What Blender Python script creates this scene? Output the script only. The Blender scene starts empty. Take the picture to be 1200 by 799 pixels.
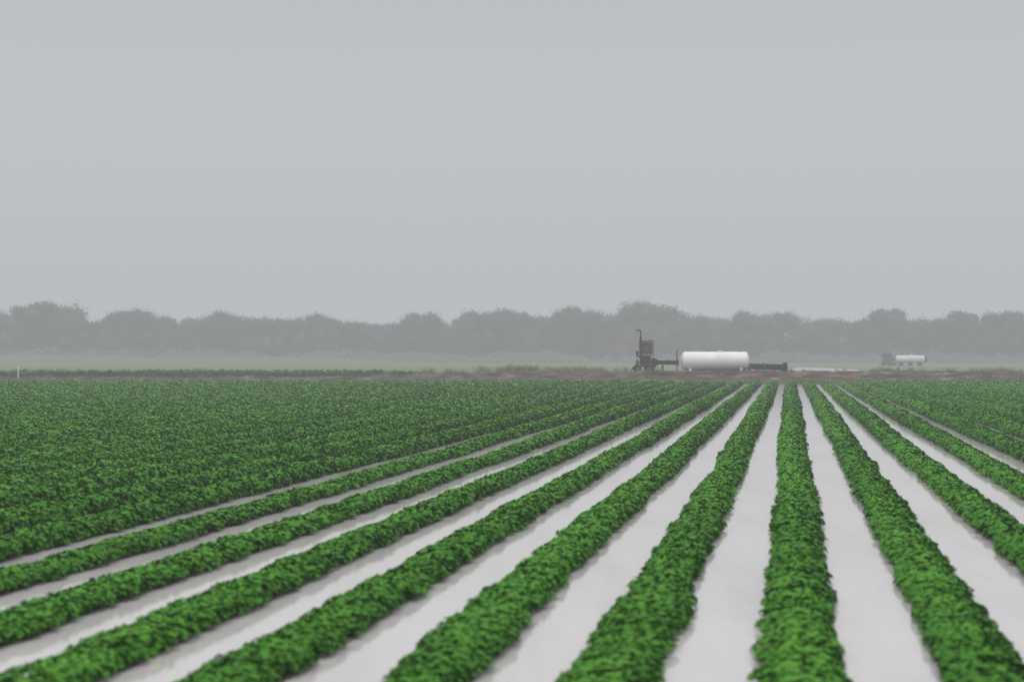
import bpy, math, random
import numpy as np
from mathutils import Vector, Matrix

SEED = 7
rng = np.random.default_rng(SEED)
random.seed(SEED)
scene = bpy.context.scene
scene.view_settings.view_transform = 'Standard'
scene.view_settings.look = 'None'
scene.view_settings.exposure = 0
scene.view_settings.gamma = 1
COL = scene.collection

H = 1.78                  # camera height above the water
FPX = 2333.0              # focal length in photo pixels (70 mm on 36 mm)
TANA = 325.0 / FPX
A = math.atan(TANA)
CA, SA = math.cos(A), math.sin(A)
FIELD_END = 117.0

# ------------------------------------------------------------------ helpers
def link(o):
    COL.objects.link(o); return o

def tag(o, label=None, category=None, group=None, kind=None):
    if label: o["label"] = label
    if category: o["category"] = category
    if group: o["group"] = group
    if kind: o["kind"] = kind
    return o

def np_mesh(name, verts, faces_list, mats, mat_idx=None, smooth=False, tone=None):
    """faces_list: list of int arrays (n,k)"""
    me = bpy.data.meshes.new(name)
    verts = np.asarray(verts, dtype=np.float32)
    me.vertices.add(len(verts))
    me.vertices.foreach_set("co", verts.ravel())
    loops = np.concatenate([f.ravel() for f in faces_list]).astype(np.int32)
    totals = np.concatenate([np.full(len(f), f.shape[1]) for f in faces_list]).astype(np.int32)
    starts = np.concatenate([[0], np.cumsum(totals)[:-1]]).astype(np.int32)
    me.loops.add(len(loops)); me.loops.foreach_set("vertex_index", loops)
    me.polygons.add(len(totals)); me.polygons.foreach_set("loop_start", starts)
    for m in mats: me.materials.append(m)
    if mat_idx is not None:
        me.polygons.foreach_set("material_index", np.asarray(mat_idx, dtype=np.int32))
    if smooth:
        me.polygons.foreach_set("use_smooth", np.ones(len(totals), dtype=bool))
    if tone is not None:
        at = me.attributes.new("leaf_tone", 'FLOAT', 'POINT')
        at.data.foreach_set("value", np.asarray(tone, dtype=np.float32))
    me.update(calc_edges=True)
    return me

class MB:
    """small mesh builder"""
    def __init__(s): s.v = []; s.f = []; s.sm = []
    def add(s, vs, fs, smooth=False):
        b = len(s.v); s.v += [tuple(v) for v in vs]
        for f in fs: s.f.append(tuple(i + b for i in f)); s.sm.append(smooth)
    def box(s, c, d, bev=0.0, rot=None):
        x, y, z = d[0]/2, d[1]/2, d[2]/2
        b = min(bev, x*.9, y*.9, z*.9)
        if b <= 0:
            vs = [(i*x, j*y, k*z) for k in (-1, 1) for j in (-1, 1) for i in (-1, 1)]
            fs = [(0,2,3,1),(4,5,7,6),(0,1,5,4),(2,6,7,3),(0,4,6,2),(1,3,7,5)]
        else:
            def ring(zz, ins):
                X, Y = x-ins, y-ins
                return [(-X+b,-Y,zz),(X-b,-Y,zz),(X,-Y+b,zz),(X,Y-b,zz),(X-b,Y,zz),(-X+b,Y,zz),(-X,Y-b,zz),(-X,-Y+b,zz)]
            vs = ring(-z, b) + ring(-z+b, 0) + ring(z-b, 0) + ring(z, b)
            fs = [tuple(range(7,-1,-1)), tuple(range(24,32))]
            for r in range(3):
                for i in range(8):
                    j=(i+1)%8
                    fs.append((r*8+i, r*8+j, r*8+8+j, r*8+8+i))
        M = rot or Matrix.Identity(3)
        s.add([M @ Vector(v) + Vector(c) for v in vs], fs)
    def tube(s, pts, rads, n=12, caps=True, smooth=True):
        pts = [Vector(p) for p in pts]
        if not hasattr(rads, '__len__'): rads = [rads]*len(pts)
        vs = []; fs = []
        up = None
        for i, p in enumerate(pts):
            if i == 0: t = pts[1]-pts[0]
            elif i == len(pts)-1: t = pts[-1]-pts[-2]
            else: t = (pts[i+1]-pts[i]).normalized() + (pts[i]-pts[i-1]).normalized()
            if t.length < 1e-9: t = Vector((0,0,1))
            t.normalize()
            if up is None:
                up = Vector((0,0,1)) if abs(t.z) < .9 else Vector((1,0,0))
            a = t.cross(up)
            if a.length < 1e-6: a = t.cross(Vector((0,1,0)))
            a.normalize(); b = a.cross(t).normalized(); up = b
            for k in range(n):
                an = 2*math.pi*k/n
                vs.append(p + (a*math.cos(an)+b*math.sin(an))*rads[i])
        for i in range(len(pts)-1):
            for k in range(n):
                k2 = (k+1)%n
                fs.append((i*n+k, i*n+k2, (i+1)*n+k2, (i+1)*n+k))
        s.add(vs, fs, smooth)
        if caps:
            b = len(s.v) - len(vs)
            s.f.append(tuple(b+k for k in range(n-1,-1,-1))); s.sm.append(False)
            s.f.append(tuple(b+(len(pts)-1)*n+k for k in range(n))); s.sm.append(False)
    def lathe_x(s, prof, cx, cy, cz, n=40):
        vs=[];fs=[]
        for (x, r) in prof:
            for k in range(n):
                an=2*math.pi*k/n
                vs.append((cx+x, cy+r*math.cos(an), cz+r*math.sin(an)))
        for i in range(len(prof)-1):
            for k in range(n):
                k2=(k+1)%n
                fs.append((i*n+k,(i+1)*n+k,(i+1)*n+k2,i*n+k2))
        s.add(vs, fs, True)
    def obj(s, name, mat, parent=None, loc=(0,0,0)):
        me = bpy.data.meshes.new(name)
        me.from_pydata(s.v, [], s.f)
        me.materials.append(mat)
        me.polygons.foreach_set("use_smooth", s.sm)
        me.update()
        o = bpy.data.objects.new(name, me); link(o)
        o.location = loc
        if parent: o.parent = parent
        return o

def empty(name, loc, **k):
    o = bpy.data.objects.new(name, None); link(o)
    o.location = loc; o.empty_display_size = .3
    return tag(o, **k)

# ------------------------------------------------------------------ materials
def new_mat(name):
    m = bpy.data.materials.new(name); m.use_nodes = True
    nt = m.node_tree
    return m, nt, nt.nodes["Principled BSDF"]

def ramp(nt, stops):
    r = nt.nodes.new("ShaderNodeValToRGB")
    e = r.color_ramp.elements
    e[0].position, e[0].color = stops[0][0], (*stops[0][1], 1)
    e[1].position, e[1].color = stops[-1][0], (*stops[-1][1], 1)
    for p, c in stops[1:-1]:
        x = e.new(p); x.color = (*c, 1)
    return r

def noise(nt, scale, detail=4, rough=.55, coord="Object", vec=None):
    n = nt.nodes.new("ShaderNodeTexNoise")
    n.inputs["Scale"].default_value = scale
    n.inputs["Detail"].default_value = detail
    n.inputs["Roughness"].default_value = rough
    if vec is None:
        tc = nt.nodes.new("ShaderNodeTexCoord"); vec = tc.outputs[coord]
    nt.links.new(vec, n.inputs["Vector"])
    return n

def noise_mat(name, stops, scale, rough=.7, metallic=0, bump=0, bscale=None, spec=.5, detail=5):
    m, nt, p = new_mat(name)
    n = noise(nt, scale, detail)
    r = ramp(nt, stops)
    nt.links.new(n.outputs["Fac"], r.inputs[0]); nt.links.new(r.outputs[0], p.inputs["Base Color"])
    p.inputs["Roughness"].default_value = rough
    p.inputs["Metallic"].default_value = metallic
    p.inputs["Specular IOR Level"].default_value = spec
    if bump:
        n2 = noise(nt, bscale or scale*3, 4)
        b = nt.nodes.new("ShaderNodeBump"); b.inputs["Strength"].default_value = bump
        b.inputs["Distance"].default_value = .05
        nt.links.new(n2.outputs["Fac"], b.inputs["Height"]); nt.links.new(b.outputs[0], p.inputs["Normal"])
    return m

def leaf_mat(name, stops, rough=.5, spec=.35):
    m, nt, p = new_mat(name)
    at = nt.nodes.new("ShaderNodeAttribute"); at.attribute_name = "leaf_tone"
    r = ramp(nt, stops)
    nt.links.new(at.outputs["Fac"], r.inputs[0])
    nt.links.new(r.outputs[0], p.inputs["Base Color"])
    p.inputs["Roughness"].default_value = rough
    p.inputs["Specular IOR Level"].default_value = spec
    return m

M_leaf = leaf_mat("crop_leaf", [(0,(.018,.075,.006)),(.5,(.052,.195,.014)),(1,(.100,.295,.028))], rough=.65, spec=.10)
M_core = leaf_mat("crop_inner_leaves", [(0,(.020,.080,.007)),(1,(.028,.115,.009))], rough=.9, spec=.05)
M_soil = noise_mat("wet_soil", [(.3,(.045,.036,.028)),(.7,(.09,.073,.057))], 4, rough=.55, bump=.5, bscale=12)
M_dirt = noise_mat("levee_dirt", [(.30,(.020,.016,.012)),(.47,(.055,.044,.033)),(.59,(.105,.087,.064)),(.72,(.25,.215,.165))], .6, rough=.9, bump=.8, bscale=5, spec=.1, detail=8)
M_white = noise_mat("white_tank_paint", [(.2,(.74,.75,.75)),(.8,(.83,.84,.84))], 1.5, rough=.35)
M_whitedull = noise_mat("dull_white_paint", [(.2,(.55,.55,.54)),(.8,(.72,.72,.71))], 3, rough=.6)
M_rust = noise_mat("rusty_brown_steel", [(.25,(.055,.036,.025)),(.5,(.10,.07,.05)),(.8,(.17,.125,.09))], 5, rough=.8)
M_tan = noise_mat("weathered_tan_panel", [(.25,(.17,.135,.092)),(.8,(.29,.235,.17))], 4, rough=.75, spec=.2)
M_dark = noise_mat("dark_oily_steel", [(.25,(.006,.005,.004)),(.8,(.018,.013,.010))], 6, rough=.8, spec=.08)
M_grille = noise_mat("radiator_core", [(.3,(.085,.066,.046)),(.7,(.16,.128,.092))], 20, rough=.8, spec=.2)
M_rubber = noise_mat("rubber", [(.3,(.010,.010,.010)),(.7,(.020,.018,.018))], 10, rough=.85, spec=.1)
M_galv = noise_mat("weathered_grey_steel", [(.3,(.015,.015,.015)),(.7,(.05,.05,.047))], 3, rough=.7, spec=.1)
M_bark = noise_mat("bark", [(.3,(.03,.025,.02)),(.7,(.07,.058,.046))], 3, rough=.9, bump=.5)
M_tree = leaf_mat("haze_pale_foliage", [(0,(.050,.066,.048)),(.5,(.085,.108,.080)),(1,(.120,.145,.108))], rough=.85, spec=.1)  # foliage greens paled to paint in distance haze
M_brush = leaf_mat("mist_pale_brush", [(0,(.085,.11,.072)),(.5,(.105,.13,.088)),(1,(.125,.15,.10))], rough=.9, spec=.05)  # brush coloured pale in place of mist at the tree bases
M_dry = leaf_mat("dry_grass_blades", [(0,(.16,.115,.075)),(.5,(.28,.22,.14)),(1,(.12,.17,.06))], rough=.8, spec=.1)
M_slope = noise_mat("mist_pale_slope", [(.3,(.085,.11,.066)),(.7,(.12,.145,.09))], .15, rough=.95, spec=.05)  # pale green paints in the light mist band

def water_mat(name, base, rough):
    m, nt, p = new_mat(name)
    tc = nt.nodes.new("ShaderNodeTexCoord")
    mp = nt.nodes.new("ShaderNodeMapping"); mp.inputs["Rotation"].default_value = (0,0,A); mp.inputs["Scale"].default_value = (1.6,.22,1)
    nt.links.new(tc.outputs["Object"], mp.inputs["Vector"])
    n = noise(nt, 1.0, 4, vec=mp.outputs[0])
    r = ramp(nt, [(.28, tuple(c*.80 for c in base)), (.5, tuple(c*.95 for c in base)), (.72, base)])
    nt.links.new(n.outputs["Fac"], r.inputs[0]); nt.links.new(r.outputs[0], p.inputs["Base Color"])
    p.inputs["Roughness"].default_value = rough
    p.inputs["IOR"].default_value = 1.33
    n2 = noise(nt, 3, 2)
    b = nt.nodes.new("ShaderNodeBump"); b.inputs["Strength"].default_value = .05; b.inputs["Distance"].default_value = .02
    nt.links.new(n2.outputs["Fac"], b.inputs["Height"]); nt.links.new(b.outputs[0], p.inputs["Normal"])
    return m
M_water = water_mat("silty_water", (.62,.588,.580), .08)
M_pond = water_mat("pond_water", (.78,.78,.78), .12)  # near-white base paints in the bright sky reflection

# ------------------------------------------------------------------ ground
def ground_mat():
    m, nt, p = new_mat("far_field_ground")
    tc = nt.nodes.new("ShaderNodeTexCoord")
    mp = nt.nodes.new("ShaderNodeMapping"); mp.inputs["Scale"].default_value = (.02,.12,1)
    nt.links.new(tc.outputs["Object"], mp.inputs["Vector"])
    n = noise(nt, 1.0, 5, vec=mp.outputs[0])
    green = ramp(nt, [(.3,(.070,.135,.040)),(.55,(.100,.17,.060)),(.75,(.14,.18,.085))])
    tan = ramp(nt, [(.3,(.15,.145,.10)),(.55,(.13,.165,.085)),(.8,(.20,.185,.135))])
    nt.links.new(n.outputs["Fac"], green.inputs[0]); nt.links.new(n.outputs["Fac"], tan.inputs[0])
    sep = nt.nodes.new("ShaderNodeSeparateXYZ"); nt.links.new(tc.outputs["Object"], sep.inputs[0])
    mr = nt.nodes.new("ShaderNodeMapRange"); mr.inputs["From Min"].default_value = 5; mr.inputs["From Max"].default_value = 22
    nt.links.new(sep.outputs["X"], mr.inputs["Value"])
    mx = nt.nodes.new("ShaderNodeMix"); mx.data_type = 'RGBA'
    nt.links.new(mr.outputs[0], mx.inputs["Factor"])
    nt.links.new(green.outputs[0], mx.inputs["A"]); nt.links.new(tan.outputs[0], mx.inputs["B"])
    nt.links.new(mx.outputs["Result"], p.inputs["Base Color"])
    p.inputs["Roughness"].default_value = .95; p.inputs["Specular IOR Level"].default_value = .1
    return m
M_ground = ground_mat()

def quad_obj(name, pts, mat, z, kind="structure"):
    me = bpy.data.meshes.new(name)
    me.from_pydata([(x, y, z) for x, y in pts], [], [tuple(range(len(pts)))])
    me.materials.append(mat); me.update()
    o = bpy.data.objects.new(name, me); link(o); return tag(o, kind=kind)

quad_obj("ground", [(-4000,-4000),(4000,-4000),(4000,4000),(-4000,4000)], M_ground, -.05)
quad_obj("water", [(-75,-15),(75,-15),(75,118.5),(-75,118.5)], M_water, 0.0)

# ------------------------------------------------------------------ crop rows
def smooth(x, a, b):
    t = np.clip((x-a)/(b-a), 0, 1); return t*t*(3-2*t)

def vnoise(x, seed, cell):
    r = np.random.default_rng(seed).random(4096)*2-1
    t = x/cell; i = np.floor(t).astype(int); f = t-i; f = f*f*(3-2*f)
    return r[i % 4096]*(1-f) + r[(i+1) % 4096]*f

def leaves(P, N, size, r, droop=.3, simple=False):
    n = len(P)
    T = r.normal(size=(n,3)); T[:,2] *= .35
    T -= (T*N).sum(1)[:,None]*N
    T /= np.linalg.norm(T,axis=1)[:,None]+1e-9
    B = np.cross(N, T)
    L = size[:,None]; W = size[:,None]*(.72+.2*r.random((n,1)))
    lift = W*.12
    base = P - T*L*.5
    tip = P + T*L*.5 - N*L*droop*.4
    r1 = P - T*L*.15 + B*W*.5 + N*lift
    l1 = P - T*L*.15 - B*W*.5 + N*lift
    if simple:
        V = np.stack([base, r1, tip, l1], 1).reshape(-1,3)
        i = np.arange(n)[:,None]*4
        F = np.concatenate([i+np.array([[0,1,2]]), i+np.array([[0,2,3]])], 0)
        return V, F, 4
    r2 = P + T*L*.22 + B*W*.36 + N*lift*.4
    l2 = P + T*L*.22 - B*W*.36 + N*lift*.4
    V = np.stack([base, r1, r2, tip, l2, l1], 1).reshape(-1,3)
    i = np.arange(n)[:,None]*6
    F = np.concatenate([i+np.array([[0,1,2,3]]), i+np.array([[0,3,4,5]])], 0)
    return V, F, 6

def build_row(u0, seed, v_in, uv2xy, depth_of, hfun, wfun, dens=1050, s0=.051):
    r = np.random.default_rng(seed)
    v0, v1 = v_in.min(), v_in.max()
    seg = np.arange(v0, v1, .5)
    D = depth_of(seg, u0)
    s = s0*(1+np.clip(D-14,0,200)/50.0)
    cnt = r.poisson(dens*.5*(s0/s)**2*(1+.20*smooth(D,30,60)))
    vv = np.repeat(seg, cnt) + r.random(cnt.sum())*.5
    ss = np.repeat(s, cnt)*(.55+.9*r.random(cnt.sum()))
    d = depth_of(vv, u0)
    far = smooth(d, 22, 60)
    th = np.pi*(r.random(len(vv))*1.06-.03)
    hm = 1 + .22*vnoise(vv, seed+1, .25) + .14*vnoise(vv, seed+2, 1.7)
    wl = 1 + .19*vnoise(vv, seed+3, .24) + .10*vnoise(vv, seed+4, 2.3)
    wr = 1 + .19*vnoise(vv, seed+5, .24) + .10*vnoise(vv, seed+6, 2.3)
    h = hfun(d)*hm; a = wfun(d)*np.where(np.cos(th) > 0, wr, wl)
    rad = .80 + .30*r.random(len(vv))**1.6
    off = .03*vnoise(vv, seed+7, 5.0)
    du = a*np.cos(th)*rad + off
    z = .035 + h*np.abs(np.sin(th))**.8*rad
    nu = np.cos(th)*.6; nz = np.abs(np.sin(th))*.8+.5
    wv = r.normal(size=(len(vv),3))*(.20-.09*far)[:,None]
    Nl = np.stack([nu, np.zeros_like(nu), nz], 1) + wv
    Nl /= np.linalg.norm(Nl, axis=1)[:,None]
    x, y = uv2xy(u0+du, vv)
    P = np.stack([x, y, z], 1)
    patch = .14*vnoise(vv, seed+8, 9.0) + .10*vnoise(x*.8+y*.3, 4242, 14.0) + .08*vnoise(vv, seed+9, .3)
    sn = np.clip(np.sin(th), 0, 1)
    crest_light = sn**1.6
    tone = np.clip(.19 + .18*(rad-.80)/.30 + (.34+.20*far)*crest_light + r.normal(size=len(vv))*(.08-.045*far) + patch, 0, 1)  # painted shade: crests lighter, low row sides darker, more so far away
    near = d < 24
    Vs=[];Fs=[];Ts=[];nb=0
    for mask, simp in ((near, False), (~near, True)):
        if not mask.any(): continue
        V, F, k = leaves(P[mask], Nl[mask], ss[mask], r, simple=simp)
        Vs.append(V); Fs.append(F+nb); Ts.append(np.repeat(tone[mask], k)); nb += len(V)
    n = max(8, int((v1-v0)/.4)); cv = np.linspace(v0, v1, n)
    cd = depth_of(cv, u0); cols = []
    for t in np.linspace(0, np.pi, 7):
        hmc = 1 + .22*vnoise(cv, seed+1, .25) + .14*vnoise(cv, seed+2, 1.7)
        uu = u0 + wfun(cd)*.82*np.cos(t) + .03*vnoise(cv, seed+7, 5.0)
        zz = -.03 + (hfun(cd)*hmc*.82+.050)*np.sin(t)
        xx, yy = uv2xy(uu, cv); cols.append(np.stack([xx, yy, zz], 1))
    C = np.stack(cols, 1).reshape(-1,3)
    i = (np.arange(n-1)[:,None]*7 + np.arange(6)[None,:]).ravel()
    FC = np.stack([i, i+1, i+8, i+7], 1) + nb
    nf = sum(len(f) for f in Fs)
    ct = np.repeat(smooth(cd, 20, 60), 7)  # core painted lighter with distance to offset shade in leaf gaps
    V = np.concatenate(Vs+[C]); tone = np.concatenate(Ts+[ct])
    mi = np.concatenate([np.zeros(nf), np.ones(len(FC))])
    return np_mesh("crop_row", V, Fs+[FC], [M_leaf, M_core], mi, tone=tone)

SP, U0 = 1.0, .072
uv2xy = lambda u, v: (u*CA + v*SA, -u*SA + v*CA)
depth_of = lambda v, u: -u*SA + v*CA
bed_v = []; bed_f = []; nbv = 0
nrows = 0
for k in range(-64, 34):
    u = U0 + k*SP
    v = np.arange(0, 150, .5)
    x, y = uv2xy(np.full_like(v, u), v)
    ok = (y > 7.5) & (y < FIELD_END - .5 + rng.random()*.8) & (np.abs(x) < .2572*1.08*y + 2.0)
    if ok.sum() < 6: continue
    vi = v[ok]
    eh, ew = (.070, .020) if (k <= -7 or k >= 4) else (0.0, 0.0)
    hfun = lambda d, e=eh: .082 + e + (.095-e*.5)*smooth(d, 30, 62)
    wfun = lambda d, e=ew: .218 + e + (.040-e)*smooth(d, 24, 70)
    me = build_row(u, 1000+k*13, vi, uv2xy, depth_of, hfun, wfun)
    o = bpy.data.objects.new("crop_row", me); link(o)
    tag(o, label="long leafy green crop row on a bed between flooded furrows", category="crop row",
        group="crop rows running through the flooded field")
    nrows += 1
    cv = np.arange(vi.min(), vi.max()+.2, .2)
    ed1 = .215+.05*vnoise(cv, k+500, .5)+.03*vnoise(cv, k+520, .2); ed2 = .215+.05*vnoise(cv, k+900, .5)+.03*vnoise(cv, k+920, .2)
    ring = []
    for fu, z in ((-1,-.03),(-.85,.012),(0,.04),(.85,.012),(1,-.03)):
        uu = u + fu*np.where(fu < 0, ed1, ed2) + .03*vnoise(cv, 1000+k*13+7, 5.0)
        xx, yy = uv2xy(uu, cv); ring.append(np.stack([xx, yy, np.full_like(cv, z)], 1))
    C = np.stack(ring, 1).reshape(-1,3)
    i = (np.arange(len(cv)-1)[:,None]*5 + np.arange(4)[None,:]).ravel()
    bed_f.append(np.stack([i,i+1,i+6,i+5],1)+nbv); bed_v.append(C); nbv += len(C)
me = np_mesh("soil_bed", np.concatenate(bed_v), [np.concatenate(bed_f)], [M_soil], smooth=True)
tag(link(bpy.data.objects.new("soil_bed", me)), kind="structure")

ux = lambda u, v: (v, u)
for j, (yy, xa, xb) in enumerate([(149.0,-37,-5.6),(150.6,-38,-7),(152.4,-70,-9),(154.6,-75,-12)]):
    vi = np.arange(xa, xb, .5)
    me = build_row(yy, 9000+j*31, vi, ux, lambda v, u: np.full_like(v, 150.0), lambda d: np.full_like(d,.48), lambda d: np.full_like(d,.5), dens=2200)
    o = bpy.data.objects.new("crop_row", me); link(o)
    tag(o, label="low dark green crop row beyond the dirt levee", category="crop row", group="crop rows beyond the levee")

# ------------------------------------------------------------------ levee
def levee_h(x, y):
    top = .04 + .44*smooth(x, -14, 3)
    shelf = .02 + .08*smooth(x, -14, 3)
    p1 = smooth(y, 117.2, 119.5); p2 = smooth(y, 130.5, 135.0); p3 = 1-smooth(y, 143.5, 147.5)
    mound = .18*np.exp(-((x-13.5)/4.5)**2)*np.exp(-((y-137)/3.0)**2)
    berm = .20*np.exp(-((x-9.2)/1.6)**2)*np.exp(-((y-135.6)/.7)**2)
    n = .07*vnoise(x+y*3.1, 77, .9)+.07*vnoise(x*.7-y*2.3, 78, .6)+.11*vnoise(x+y, 79, 2.2)
    n = n*(1-.6*np.exp(-((x-13)/6)**2)*np.exp(-((y-137)/2)**2))
    return -.08 + ((shelf+(top-shelf)*p2)+.08+n+mound+berm)*p1*p3
nx, ny = 700, 70
gx = np.linspace(-95, 95, nx); gy = np.linspace(116.8, 148, ny)
X, Y = np.meshgrid(gx, gy, indexing='ij')
Z = levee_h(X.ravel(), Y.ravel())
i = (np.arange(nx-1)[:,None]*ny + np.arange(ny-1)[None,:]).ravel()
F = np.stack([i, i+ny, i+ny+1, i+1], 1)
me = np_mesh("dirt_levee", np.stack([X.ravel(), Y.ravel(), Z], 1), [F], [M_dirt], smooth=True)
tag(link(bpy.data.objects.new("dirt_levee", me)), kind="structure")

# added slope toward the trees, its pale green standing in for low mist
nx, ny = 120, 30
gx = np.linspace(-190, 10, nx); gy = np.linspace(345, 405, ny)
X, Y = np.meshgrid(gx, gy, indexing='ij')
Z = -.06 + (1.5+.45*vnoise(X,301,17)+.3*vnoise(X,302,6))*(1-smooth(X,-75,5))*smooth(Y,345,402)
i = (np.arange(nx-1)[:,None]*ny + np.arange(ny-1)[None,:]).ravel()
F = np.stack([i, i+ny, i+ny+1, i+1], 1)
me = np_mesh("added_pale_slope", np.stack([X.ravel(), Y.ravel(), Z.ravel()], 1), [F], [M_slope], smooth=True)
tag(link(bpy.data.objects.new("added_pale_slope", me)), kind="structure")

def grass(regions):
    Vs=[];Fs=[];Ts=[];nb=0
    for (x0,x1,y0,y1,n,hh,tone0) in regions:
        xm, xr = (x0+x1)/2, (x1-x0)/2
        cx = xm + xr*np.clip(rng.normal(size=n)*.5,-1.3,1.3); cy = rng.uniform(y0,y1,n)
        dens = .45+.6*vnoise(cx, 41, 1.3)+.4*vnoise(cx,42,.5); keep = rng.random(n) < dens; cx=cx[keep]; cy=cy[keep]
        cz = np.maximum(levee_h(cx, cy), -.05)
        m = 14
        bx = np.repeat(cx,m)+rng.normal(size=len(cx)*m)*.10; by = np.repeat(cy,m)+rng.normal(size=len(cx)*m)*.10
        bz = np.repeat(cz,m)-.02
        hgt = hh*(.3+.8*rng.random(len(bx)))*np.repeat(.35+1.0*rng.random(len(cx))**1.5,m)
        lean = rng.normal(size=(len(bx),2))*.35*hgt[:,None]
        w = .018
        b0 = np.stack([bx-w,by,bz],1); b1 = np.stack([bx+w,by,bz],1)
        tp = np.stack([bx+lean[:,0],by+lean[:,1],bz+hgt],1)
        V = np.stack([b0,b1,tp],1).reshape(-1,3)
        idx = np.arange(len(bx))[:,None]*3+np.array([[0,1,2]])+nb
        Vs.append(V);Fs.append(idx);nb+=len(V)
        Ts.append(np.repeat(np.clip(np.repeat(tone0+.3*rng.normal(size=len(cx)),m),0,1),3))
    return np_mesh("dry_grass", np.concatenate(Vs), [np.concatenate(Fs)], [M_dry], tone=np.concatenate(Ts))
me = grass([(-9,8.0,140,146,1400,.55,.35),(0,7.5,139,143,350,.5,.4),(24,28,141,146,160,.35,.5),(28,44,141,146,800,.42,.5),
            (17,22,142,146,80,.3,.5),(-50,-8,142,146,500,.22,.8),(-50,44,120,134,900,.20,.8)])
tag(link(bpy.data.objects.new("dry_grass", me)), kind="stuff", label="tufts of dry reddish tan grass along the levee", category="grass")

pts=[]
for i in range(48):
    an=2*math.pi*i/48
    rx = 3.8*(1+.25*math.sin(3*an+1)+.1*math.sin(7*an)); ry = 50*(1+.1*math.sin(4*an))
    px_, py_ = rx*math.cos(an), ry*math.sin(an)
    pts.append((33.6+px_+.15*py_, 220+py_))
quad_obj("pond_water", pts, M_pond, -.035)

# ------------------------------------------------------------------ pump, tank, pipes
LZ = .52
def propane_tank(loc, length, rad, cz):
    root = empty("storage_tank", loc, label="long white cylindrical fuel tank on two saddle legs on the levee", category="tank")
    hl = length/2
    b = MB(); prof=[]
    e = rad*.42
    for t in np.linspace(0, 1, 9): prof.append((-hl+e*(1-math.cos(t*math.pi/2)), max(.002, rad*math.sin(t*math.pi/2))))
    xs = -hl+e
    prof += [(xs+.04, rad+.006),(xs+.07, rad)]
    prof += [(-.03, rad),(-.015, rad+.006),(.015, rad+.006),(.03, rad)]
    prof += [(-xs-.07, rad),(-xs-.04, rad+.006)]
    for t in np.linspace(1, 0, 9): prof.append((hl-e*(1-math.cos(t*math.pi/2)), max(.002, rad*math.sin(t*math.pi/2))))
    b.lathe_x(prof, 0, 0, cz, 48); b.obj("shell", M_white, root)
    for sx in (-.63, .63):
        b = MB()
        x = sx*hl*1.18
        pz = -.08
        b.box((x,0,pz+.03),(.32,rad*1.7,.06),.01)
        hgt = cz-rad*.62-pz-.06
        b.box((x,-rad*.62,pz+.06+hgt/2),(.17,.12,hgt),.01)
        b.box((x,rad*.62,pz+.06+hgt/2),(.17,.12,hgt),.01)
        hh2 = cz-rad*.93-pz-.06
        b.box((x,0,pz+.06+hh2/2),(.11,rad*1.1,hh2),.01)
        b.obj("leg", M_whitedull, root)
    b = MB(); b.tube([(0.35,0,cz+rad-.03),(0.35,0,cz+rad+.06),(0.35,0,cz+rad+.08)],[.17,.17,.13],20); b.obj("valve_cover", M_whitedull, root)
    for xx, rr in ((-.5,.035),(hl*.72,.05)):
        b = MB(); b.tube([(xx,0,cz+rad-.02),(xx,0,cz+rad+.07)],rr,10); b.obj("valve_fitting", M_galv, root)
    return root
tank = propane_tank((13.97,137.0,LZ-.02), 4.7, .64, 1.31-LZ+.02)

def wheel(root, c, r, w=.2):
    wh = MB()
    vs=[];fs=[];n=28
    prof=[(-w/2,r*.62),(-w/2,r*.92),(-w*.35,r),(w*.35,r),(w/2,r*.92),(w/2,r*.62)]
    for (yy,rr) in prof:
        for k in range(n):
            an=2*math.pi*k/n; vs.append((rr*math.cos(an),yy,rr*math.sin(an)))
    for i in range(len(prof)):
        i2=(i+1)%len(prof)
        for k in range(n):
            k2=(k+1)%n; fs.append((i*n+k,i*n+k2,i2*n+k2,i2*n+k))
    wh.add(vs,fs,True)
    t=wh.obj("wheel",M_rubber,root,c)
    rb=MB(); rb.tube([(0,-w*.4,0),(0,-w*.18,0),(0,w*.18,0),(0,w*.4,0)],[r*.6,r*.66,r*.66,r*.6],24); rb.tube([(0,-w*.55,0),(0,w*.55,0)],r*.16,12)
    rb.obj("rim",M_rust,t)
    return t

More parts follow.
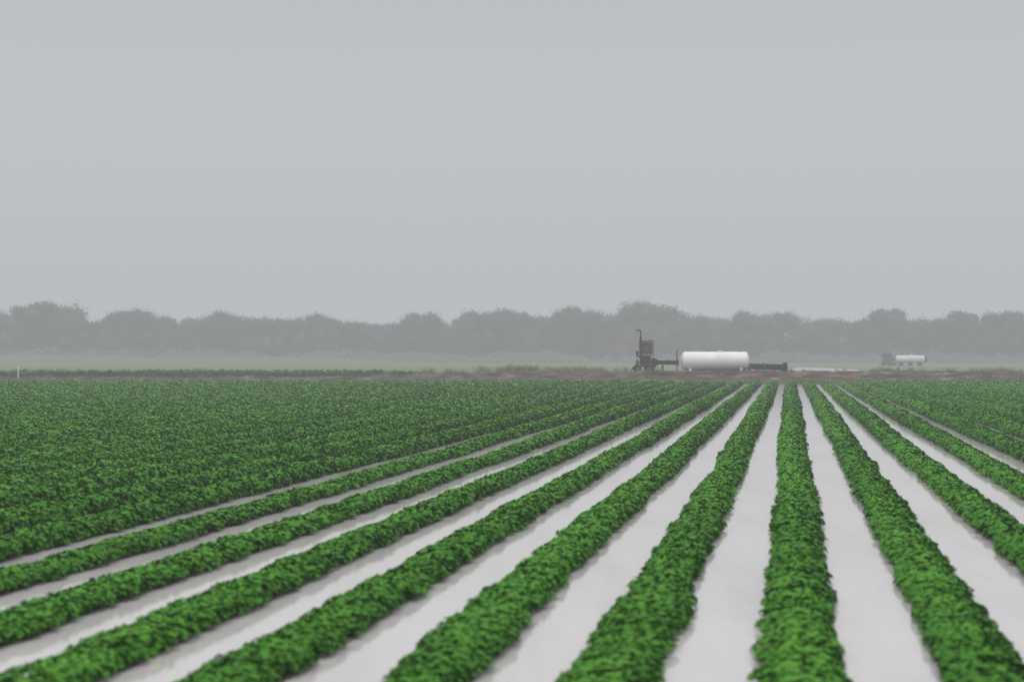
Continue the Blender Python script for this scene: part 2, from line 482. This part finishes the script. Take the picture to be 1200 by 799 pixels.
def pump(loc):
    R = empty("irrigation_pump", loc, label="rusty brown engine driven irrigation pump with tall exhaust pipe", category="pump")
    b = MB()
    for y in (-.38,.38): b.box((.10,y,.42),(1.50,.10,.14),.01)
    for x in (-.55,.1,.75): b.box((x,0,.42),(.09,.62,.12),.01)
    for y in (-.38,.38): b.box((.70,y,.16),(.10,.10,.36),.005)
    b.tube([(-.62,0,.40),(-.85,0,.12)],.045,8)
    b.obj("frame", M_dark, R)
    for x in (-.42,.32):
        for y in (-.52,.52): wheel(R,(x,y,.24),.25,.16)
    b = MB()
    b.box((.12,0,.80),(.74,.50,.60),.05); b.box((.12,0,1.12),(.66,.34,.10),.02)
    for i in range(3): b.box((-.08+i*.2,-.27,.98),(.11,.10,.13),.02)
    b.tube([(-.12,-.25,.68),(-.12,-.36,.68)],.10,16); b.tube([(.2,-.24,.66),(.2,-.35,.66)],.07,14)
    b.obj("engine", M_dark, R)
    h = MB()
    cz=1.62; W=1.02; Hh=1.02; D=.46; cx=.19
    h.box((cx,.18,cz),(W,D*.35,Hh),.03)
    for x in (-W/2+.07,W/2-.07): h.box((cx+x,-.08,cz),(.14,D*.9,Hh),.02)
    h.box((cx,-.08,cz+Hh/2+.027),(W+.06,D*1.05,.05),.015); h.box((cx,-.08,cz-Hh/2+.07),(W-.29,D*.9,.13),.015)
    h.box((cx,-.08,cz+Hh/2-.07),(W-.29,D*.9,.13),.015)
    h.tube([(cx+.2,-.05,cz+Hh/2+.045),(cx+.2,-.05,cz+Hh/2+.12)],.06,12)
    h.obj("radiator_housing", M_tan, R)
    g = MB()
    g.box((cx,-.16,cz),(W-.30,.06,Hh-.28),.0)
    for i in range(8): g.box((cx,-.21,cz-.32+i*.091),(W-.30,.03,.028))
    g.tube([(cx,-.22,cz),(cx,-.30,cz)],.10,16)
    for k in range(6):
        an=k*math.pi/3; g.box((cx+.17*math.cos(an),-.28,cz+.17*math.sin(an)),(.28,.02,.10),0,Matrix.Rotation(-an,3,'Y'))
    g.obj("grille", M_grille, R)
    b = MB()
    X=-.22; Yx=-.36
    b.tube([(X+.15,-.2,.98),(X,Yx,1.15),(X,Yx,2.25)],.05,12)
    b.tube([(X,Yx,2.20),(X,Yx,2.24),(X,Yx,2.42),(X,Yx,2.46)],[.045,.065,.065,.04],14)
    pts=[(X,Yx,2.44),(X,Yx,2.76)]+[(X-.11+.11*math.cos(t),Yx,2.78+.10*math.sin(t)) for t in np.linspace(.3,math.pi*.62,5)]+[(X-.34,Yx,2.86)]
    b.tube(pts,.042,12)
    b.obj("exhaust_pipe", M_dark, R)
    b = MB(); b.tube([(-.15,.1,1.0),(-.44,.1,1.10),(-.44,.1,1.25)],.06,12); b.tube([(-.44,.1,1.25),(-.44,.1,1.44)],.09,16)
    b.obj("air_intake", M_dark, R)
    b = MB()
    prof=[(-.16,.10),(-.14,.24),(-.07,.30),(.07,.30),(.14,.24),(.16,.10)]
    b.lathe_x(prof,.68,0,.68,28); b.lathe_x([(-.03,.001),(-.03,.22),(.03,.22),(.03,.001)],.86,0,.68,24)
    b.obj("pump_casing", M_dark, R)
    b = MB(); b.box((-.42,-.1,.66),(.24,.36,.32),.04); b.box((-.42,-.1,.86),(.10,.10,.10),.02); b.obj("control_box", M_rust, R)
    return R
pmp = pump((9.05,137.0,LZ+.03))

R = empty("water_pipe", (9.95,136.9,LZ), label="dark steel pipe running from pump to tank with thin riser", category="pipe")
b = MB(); b.tube([(.0,0,.70),(1.45,0,.68)],.15,20)
b.tube([(.0,0,.70),(.06,0,.70)],.21,20); b.tube([(.75,0,.69),(.81,0,.69)],.20,20); b.obj("pipe", M_dark, R)
b = MB(); b.tube([(1.45,0,.68),(1.51,0,.68)],.23,20); b.obj("flange", M_rust, R)
b = MB(); b.tube([(1.38,-.05,-.02),(1.38,-.05,1.45),(1.42,-.05,1.52),(1.50,-.05,1.54)],.032,10); b.tube([(1.38,-.05,1.0),(1.38,-.16,1.0)],.06,12); b.obj("riser", M_dark, R)
b = MB(); b.box((.4,0,.24),(.14,.4,.56),.02); b.obj("support", M_rust, R)

R = empty("outlet_pipe", (16.3,137.0,LZ), label="dark rusty outlet pipe with flared flange end on the levee", category="pipe")
b = MB(); b.tube([(-.1,0,.42),(.9,0,.41),(1.7,0,.38),(2.35,0,.36)],[.20,.20,.21,.22],22); b.obj("pipe", M_dark, R)
b = MB(); b.tube([(2.30,0,.36),(2.38,0,.36),(2.62,0,.35)],[.24,.35,.31],22); b.obj("flared_end", M_dark, R)
for xx in (1.02,.0):
    b = MB(); b.tube([(xx,0,.41),(xx+.08,0,.41)],.29,20); b.obj("flange", M_rust, R)
for xx, hh in ((.55,.28),(1.75,.24)):
    b = MB(); b.box((xx,0,hh/2-.06),(.16,.5,hh+.08),.02); b.obj("support", M_rust, R)

# distant second pump + tank
R = empty("storage_tank", (63.0,315,-.05), label="small white tank with grey end fittings far across the field", category="tank")
b = MB()
prof=[(-2.4,.01),(-2.35,.3),(-2.2,.50),(-2.0,.60),(2.0,.60),(2.2,.50),(2.35,.3),(2.4,.01)]
b.lathe_x(prof,0,0,1.05,32); b.obj("shell", M_whitedull, R)
for x in (-1.5,0,1.5):
    b = MB(); b.box((x,0,.25),(.6,.9,.5),.02); b.obj("leg", M_dark, R)
b = MB(); b.tube([(2.2,0,1.05),(2.6,0,1.05)],[.5,.5],20); b.obj("end_fitting", M_dark, R)
b = MB(); b.tube([(.2,0,1.60),(.2,0,1.78)],.16,14); b.obj("valve_cover", M_whitedull, R)
R = empty("irrigation_pump", (59.5,315,-.05), label="small grey irrigation pump beside the distant white tank", category="pump")
b = MB(); b.box((-.15,0,1.25),(1.5,.8,1.5),.03); b.box((-.15,-.42,1.35),(1.0,.04,1.0),.01); b.obj("engine_housing", M_galv, R)
b = MB(); b.box((.1,0,.36),(2.5,.9,.26),.02)
for x in (-.7,.2,.9): b.box((x,0,.12),(.4,.8,.30),.01)
b.obj("frame", M_dark, R)
b = MB(); b.tube([(-.5,0,2.0),(-.5,0,2.5)],.09,8); b.obj("exhaust_pipe", M_dark, R)
b = MB(); b.tube([(.60,-.1,1.0),(1.3,-.1,1.0)],.22,14); b.obj("outlet", M_dark, R)

R = empty("marker_stake", (-34.1,137.5,.05), label="thin pale marker stake standing on the levee", category="stake")
b = MB(); b.box((0,0,.42),(.08,.04,.86),.006); b.obj("post", M_whitedull, R)
b = MB(); b.box((0,-.026,.78),(.12,.008,.13),.0); b.obj("reflector", M_white, R)

# ------------------------------------------------------------------ trees
def tree_meshes(seed):
    r = np.random.default_rng(seed); rd = random.Random(seed)
    b = MB()
    b.tube([(0,0,-.2),(.05,0,1.2),(.12,.08,2.6),(.05,.1,5.0),(0,.1,7.2)],[.36,.27,.22,.15,.05],9)
    lobes=[]
    nl = rd.randint(8,11)
    wide = rd.uniform(1.0,1.4)
    for i in range(nl):
        an = 2*math.pi*i/nl + rd.uniform(-.4,.4); rr = rd.uniform(1.6,3.2)*wide; zz = rd.uniform(2.2,6.8)
        rr *= math.sqrt(max(.1,1-((zz-4.2)/4.2)**2))*1.15
        c = (rr*math.cos(an), rr*math.sin(an), zz)
        lobes.append((c, rd.uniform(1.2,2.2)))
        b.tube([(.08,.06,zz*.45),(c[0]*.5,c[1]*.5,zz*.75),c],[.13,.08,.025],6)
    for q in range(3):
        lobes.append(((rd.uniform(-2.2,2.2),rd.uniform(-1.6,1.6),rd.uniform(6.3,7.4)), rd.uniform(1.1,1.7)))
    me_t = bpy.data.meshes.new("trunk"); me_t.from_pydata(b.v,[],b.f); me_t.materials.append(M_bark); me_t.update()
    P=[];N=[];T=[]
    for c, R in lobes:
        m = int(440*R*R)
        nc = 22
        cd = r.normal(size=(nc,3)); cd/=np.linalg.norm(cd,axis=1)[:,None]
        cc = np.array(c)+cd*R*(.2+.55*r.random((nc,1)))*np.array([1.1,1.1,.85])
        ci = r.integers(0,nc,m)
        g = r.normal(size=(m,3))*.55
        p = cc[ci] + g*R*.40
        n = (p-np.array(c)); n/=np.linalg.norm(n,axis=1)[:,None]+1e-6
        n += r.normal(size=(m,3))*.3; n/=np.linalg.norm(n,axis=1)[:,None]
        P.append(p);N.append(n); T.append(np.clip(.45+.25*r.normal(size=nc)[ci]+rd.uniform(-.12,.12)+.08*r.normal(size=m),0,1))
    P=np.concatenate(P);N=np.concatenate(N);T=np.concatenate(T)
    V,F,k = leaves(P,N,.15+.17*r.random(len(P)),r,simple=True)
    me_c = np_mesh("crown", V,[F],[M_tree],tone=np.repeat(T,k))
    return me_t, me_c, np.percentile(P[:,2],99.3)
variants=[tree_meshes(50+i) for i in range(9)]
sil = [(-300,370),(-150,366),(-60,374),(0,372),(20,366),(50,356),(75,364),(100,377),(120,374),(140,365),(170,367),(200,372),(230,375),(255,367),(290,368),(310,376),(340,373),(370,369),(400,374),(430,380),(460,374),(490,368),(530,372),(560,368),(590,364),(620,368),(650,366),(680,362),(700,372),(714,384),(735,363),(760,355),(785,360),(802,378),(830,368),(860,373),(885,368),(915,366),(940,376),(970,370),(1000,374),(1035,364),(1060,374),(1090,373),(1120,366),(1150,373),(1180,366),(1200,372),(1350,366),(1500,372)]
sx=[a for a,_ in sil]; sy=[b for _,b in sil]
def put_tree(px, dep, f=1.0, wmul=1.0):
    z = (H + (415-np.interp(px,sx,sy))*dep/FPX)*f
    mt, mc, top = random.choice(variants)
    sc = z/top; rot = random.uniform(0,6.28); w = sc*random.uniform(.85,1.1)*wmul
    x = (px-600)*dep/FPX
    R = empty("tree",(x,dep,-.05),label="broad leafy tree in the misty distant tree line",category="tree",group="trees in the distant tree line")
    for nm, me in (("trunk",mt),("crown",mc)):
        o = bpy.data.objects.new(nm, me); link(o); o.parent = R
    R.rotation_euler[2]=rot; R.scale=(w,w,sc)
px=-100
while px<1300:
    put_tree(px, 424+random.uniform(-8,8), random.choice([.88,.94,.98,1.0,1.02]), random.uniform(.9,1.1)); px += random.uniform(19,30)
for px in (50,150,255,370,490,590,680,760,885,1035,1120,1180):
    put_tree(px, 421, 1.0, 1.0)
px=-90
while px<1300:
    put_tree(px, 452+random.uniform(-8,8), random.uniform(.84,.96)); px += random.uniform(22,32)

Vs=[];Fs=[];Ts=[];nb=0;Mi=[]
for mi_,(n,ya,yb,h0,sz) in enumerate(((40000,398,418,1.6,.30),(34000,436,452,5.2,.8))):
    ux_=rng.uniform(-150,150,n); uy_=rng.uniform(ya,yb,n)
    hh=h0+1.0*vnoise(ux_,5,6)+.7*vnoise(ux_,6,1.8)
    if mi_==0: hh=hh+1.2*(1-smooth(ux_,-75,5))
    uz_=rng.random(n)*np.maximum(hh,.3)*(smooth(uy_,ya-8,yb-6) if mi_==0 else 1)
    P=np.stack([ux_,uy_,uz_],1); N=rng.normal(size=(n,3))*.4; N[:,2]+=.8; N[:,1]-=.7; N/=np.linalg.norm(N,axis=1)[:,None]
    V,F,k=leaves(P,N,sz*(1+.9*rng.random(n)),rng,simple=True)
    Vs.append(V);Fs.append(F+nb);nb+=len(V);Ts.append(np.repeat(np.clip(.5+.2*rng.normal(size=n),0,1),k)); Mi.append(np.full(len(F),mi_))
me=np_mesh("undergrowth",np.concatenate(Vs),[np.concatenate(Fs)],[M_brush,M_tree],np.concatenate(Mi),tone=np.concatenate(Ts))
tag(link(bpy.data.objects.new("undergrowth",me)),kind="stuff",label="undergrowth coloured pale as painted mist beneath the distant trees",category="bushes")

# ------------------------------------------------------------------ fog
def fog_mat(name, sig, col):
    m = bpy.data.materials.new(name); m.use_nodes=True; nt=m.node_tree
    nt.nodes.clear()
    out=nt.nodes.new("ShaderNodeOutputMaterial"); ab=nt.nodes.new("ShaderNodeVolumeAbsorption")
    ab.inputs["Color"].default_value=(0,0,0,1); ab.inputs["Density"].default_value=sig
    em=nt.nodes.new("ShaderNodeEmission"); em.inputs["Color"].default_value=(*col,1); em.inputs["Strength"].default_value=sig  # fog glow stands in for scattered daylight
    ad=nt.nodes.new("ShaderNodeAddShader"); nt.links.new(ab.outputs[0],ad.inputs[0]); nt.links.new(em.outputs[0],ad.inputs[1])
    nt.links.new(ad.outputs[0],out.inputs["Volume"])
    return m
FC=(.494,.507,.522)
b=MB(); n=48; Rf=2600
vs=[(Rf*math.cos(2*math.pi*k/n),Rf*math.sin(2*math.pi*k/n),z) for z in (-3,85) for k in range(n)]
fs=[(k,(k+1)%n,n+(k+1)%n,n+k) for k in range(n)]+[tuple(range(n-1,-1,-1)),tuple(range(n,2*n))]
b.add(vs,fs); fo=b.obj("fog",fog_mat("fog",.0019,FC)); tag(fo,kind="structure")

# ------------------------------------------------------------------ world + sun
w=bpy.data.worlds.new("World"); scene.world=w; w.use_nodes=True; nt=w.node_tree; nt.nodes.clear()
out=nt.nodes.new("ShaderNodeOutputWorld")
sky=nt.nodes.new("ShaderNodeTexSky"); sky.sky_type='NISHITA'; sky.sun_disc=False
EL,AZ=math.radians(55),math.radians(200)
sky.sun_elevation=EL; sky.sun_rotation=AZ
hs=nt.nodes.new("ShaderNodeHueSaturation"); hs.inputs["Saturation"].default_value=.12
nt.links.new(sky.outputs[0],hs.inputs["Color"])
b1=nt.nodes.new("ShaderNodeBackground"); b1.inputs["Strength"].default_value=.012; nt.links.new(hs.outputs[0],b1.inputs["Color"])
tc=nt.nodes.new("ShaderNodeTexCoord"); sp=nt.nodes.new("ShaderNodeSeparateXYZ"); nt.links.new(tc.outputs["Generated"],sp.inputs[0])
cr=ramp(nt,[(0,(.50,.515,.53)),(.07,(.59,.605,.63)),(.12,(.56,.573,.605)),(.18,(.45,.463,.50)),(.4,(.8,.81,.84)),(1,(1.45,1.45,1.47))])
nt.links.new(sp.outputs["Z"],cr.inputs[0])
b2=nt.nodes.new("ShaderNodeBackground"); b2.inputs["Strength"].default_value=1.0; nt.links.new(cr.outputs[0],b2.inputs["Color"])
ad=nt.nodes.new("ShaderNodeAddShader"); nt.links.new(b1.outputs[0],ad.inputs[0]); nt.links.new(b2.outputs[0],ad.inputs[1])
nt.links.new(ad.outputs[0],out.inputs["Surface"])

sd=bpy.data.lights.new("sun",'SUN'); sd.energy=1.0; sd.angle=math.radians(25); sd.color=(1,.98,.95)
so=bpy.data.objects.new("sun",sd); link(so)
dirv=Vector((math.sin(AZ)*math.cos(EL),math.cos(AZ)*math.cos(EL),math.sin(EL)))
so.rotation_euler=dirv.to_track_quat('Z','Y').to_euler(); so.location=dirv*50+Vector((0,60,0))

# ------------------------------------------------------------------ camera
cd=bpy.data.cameras.new("camera"); cam=bpy.data.objects.new("camera",cd); link(cam)
cd.lens=70; cd.sensor_width=36; cd.clip_end=8000; cd.clip_start=.1
cam.location=(0,0,H)
cam.rotation_euler=(math.radians(90)+math.atan(15.5/FPX),0,0)
cd.dof.use_dof=True; cd.dof.focus_distance=55; cd.dof.aperture_fstop=2.1
scene.camera=cam
print("rows",nrows)
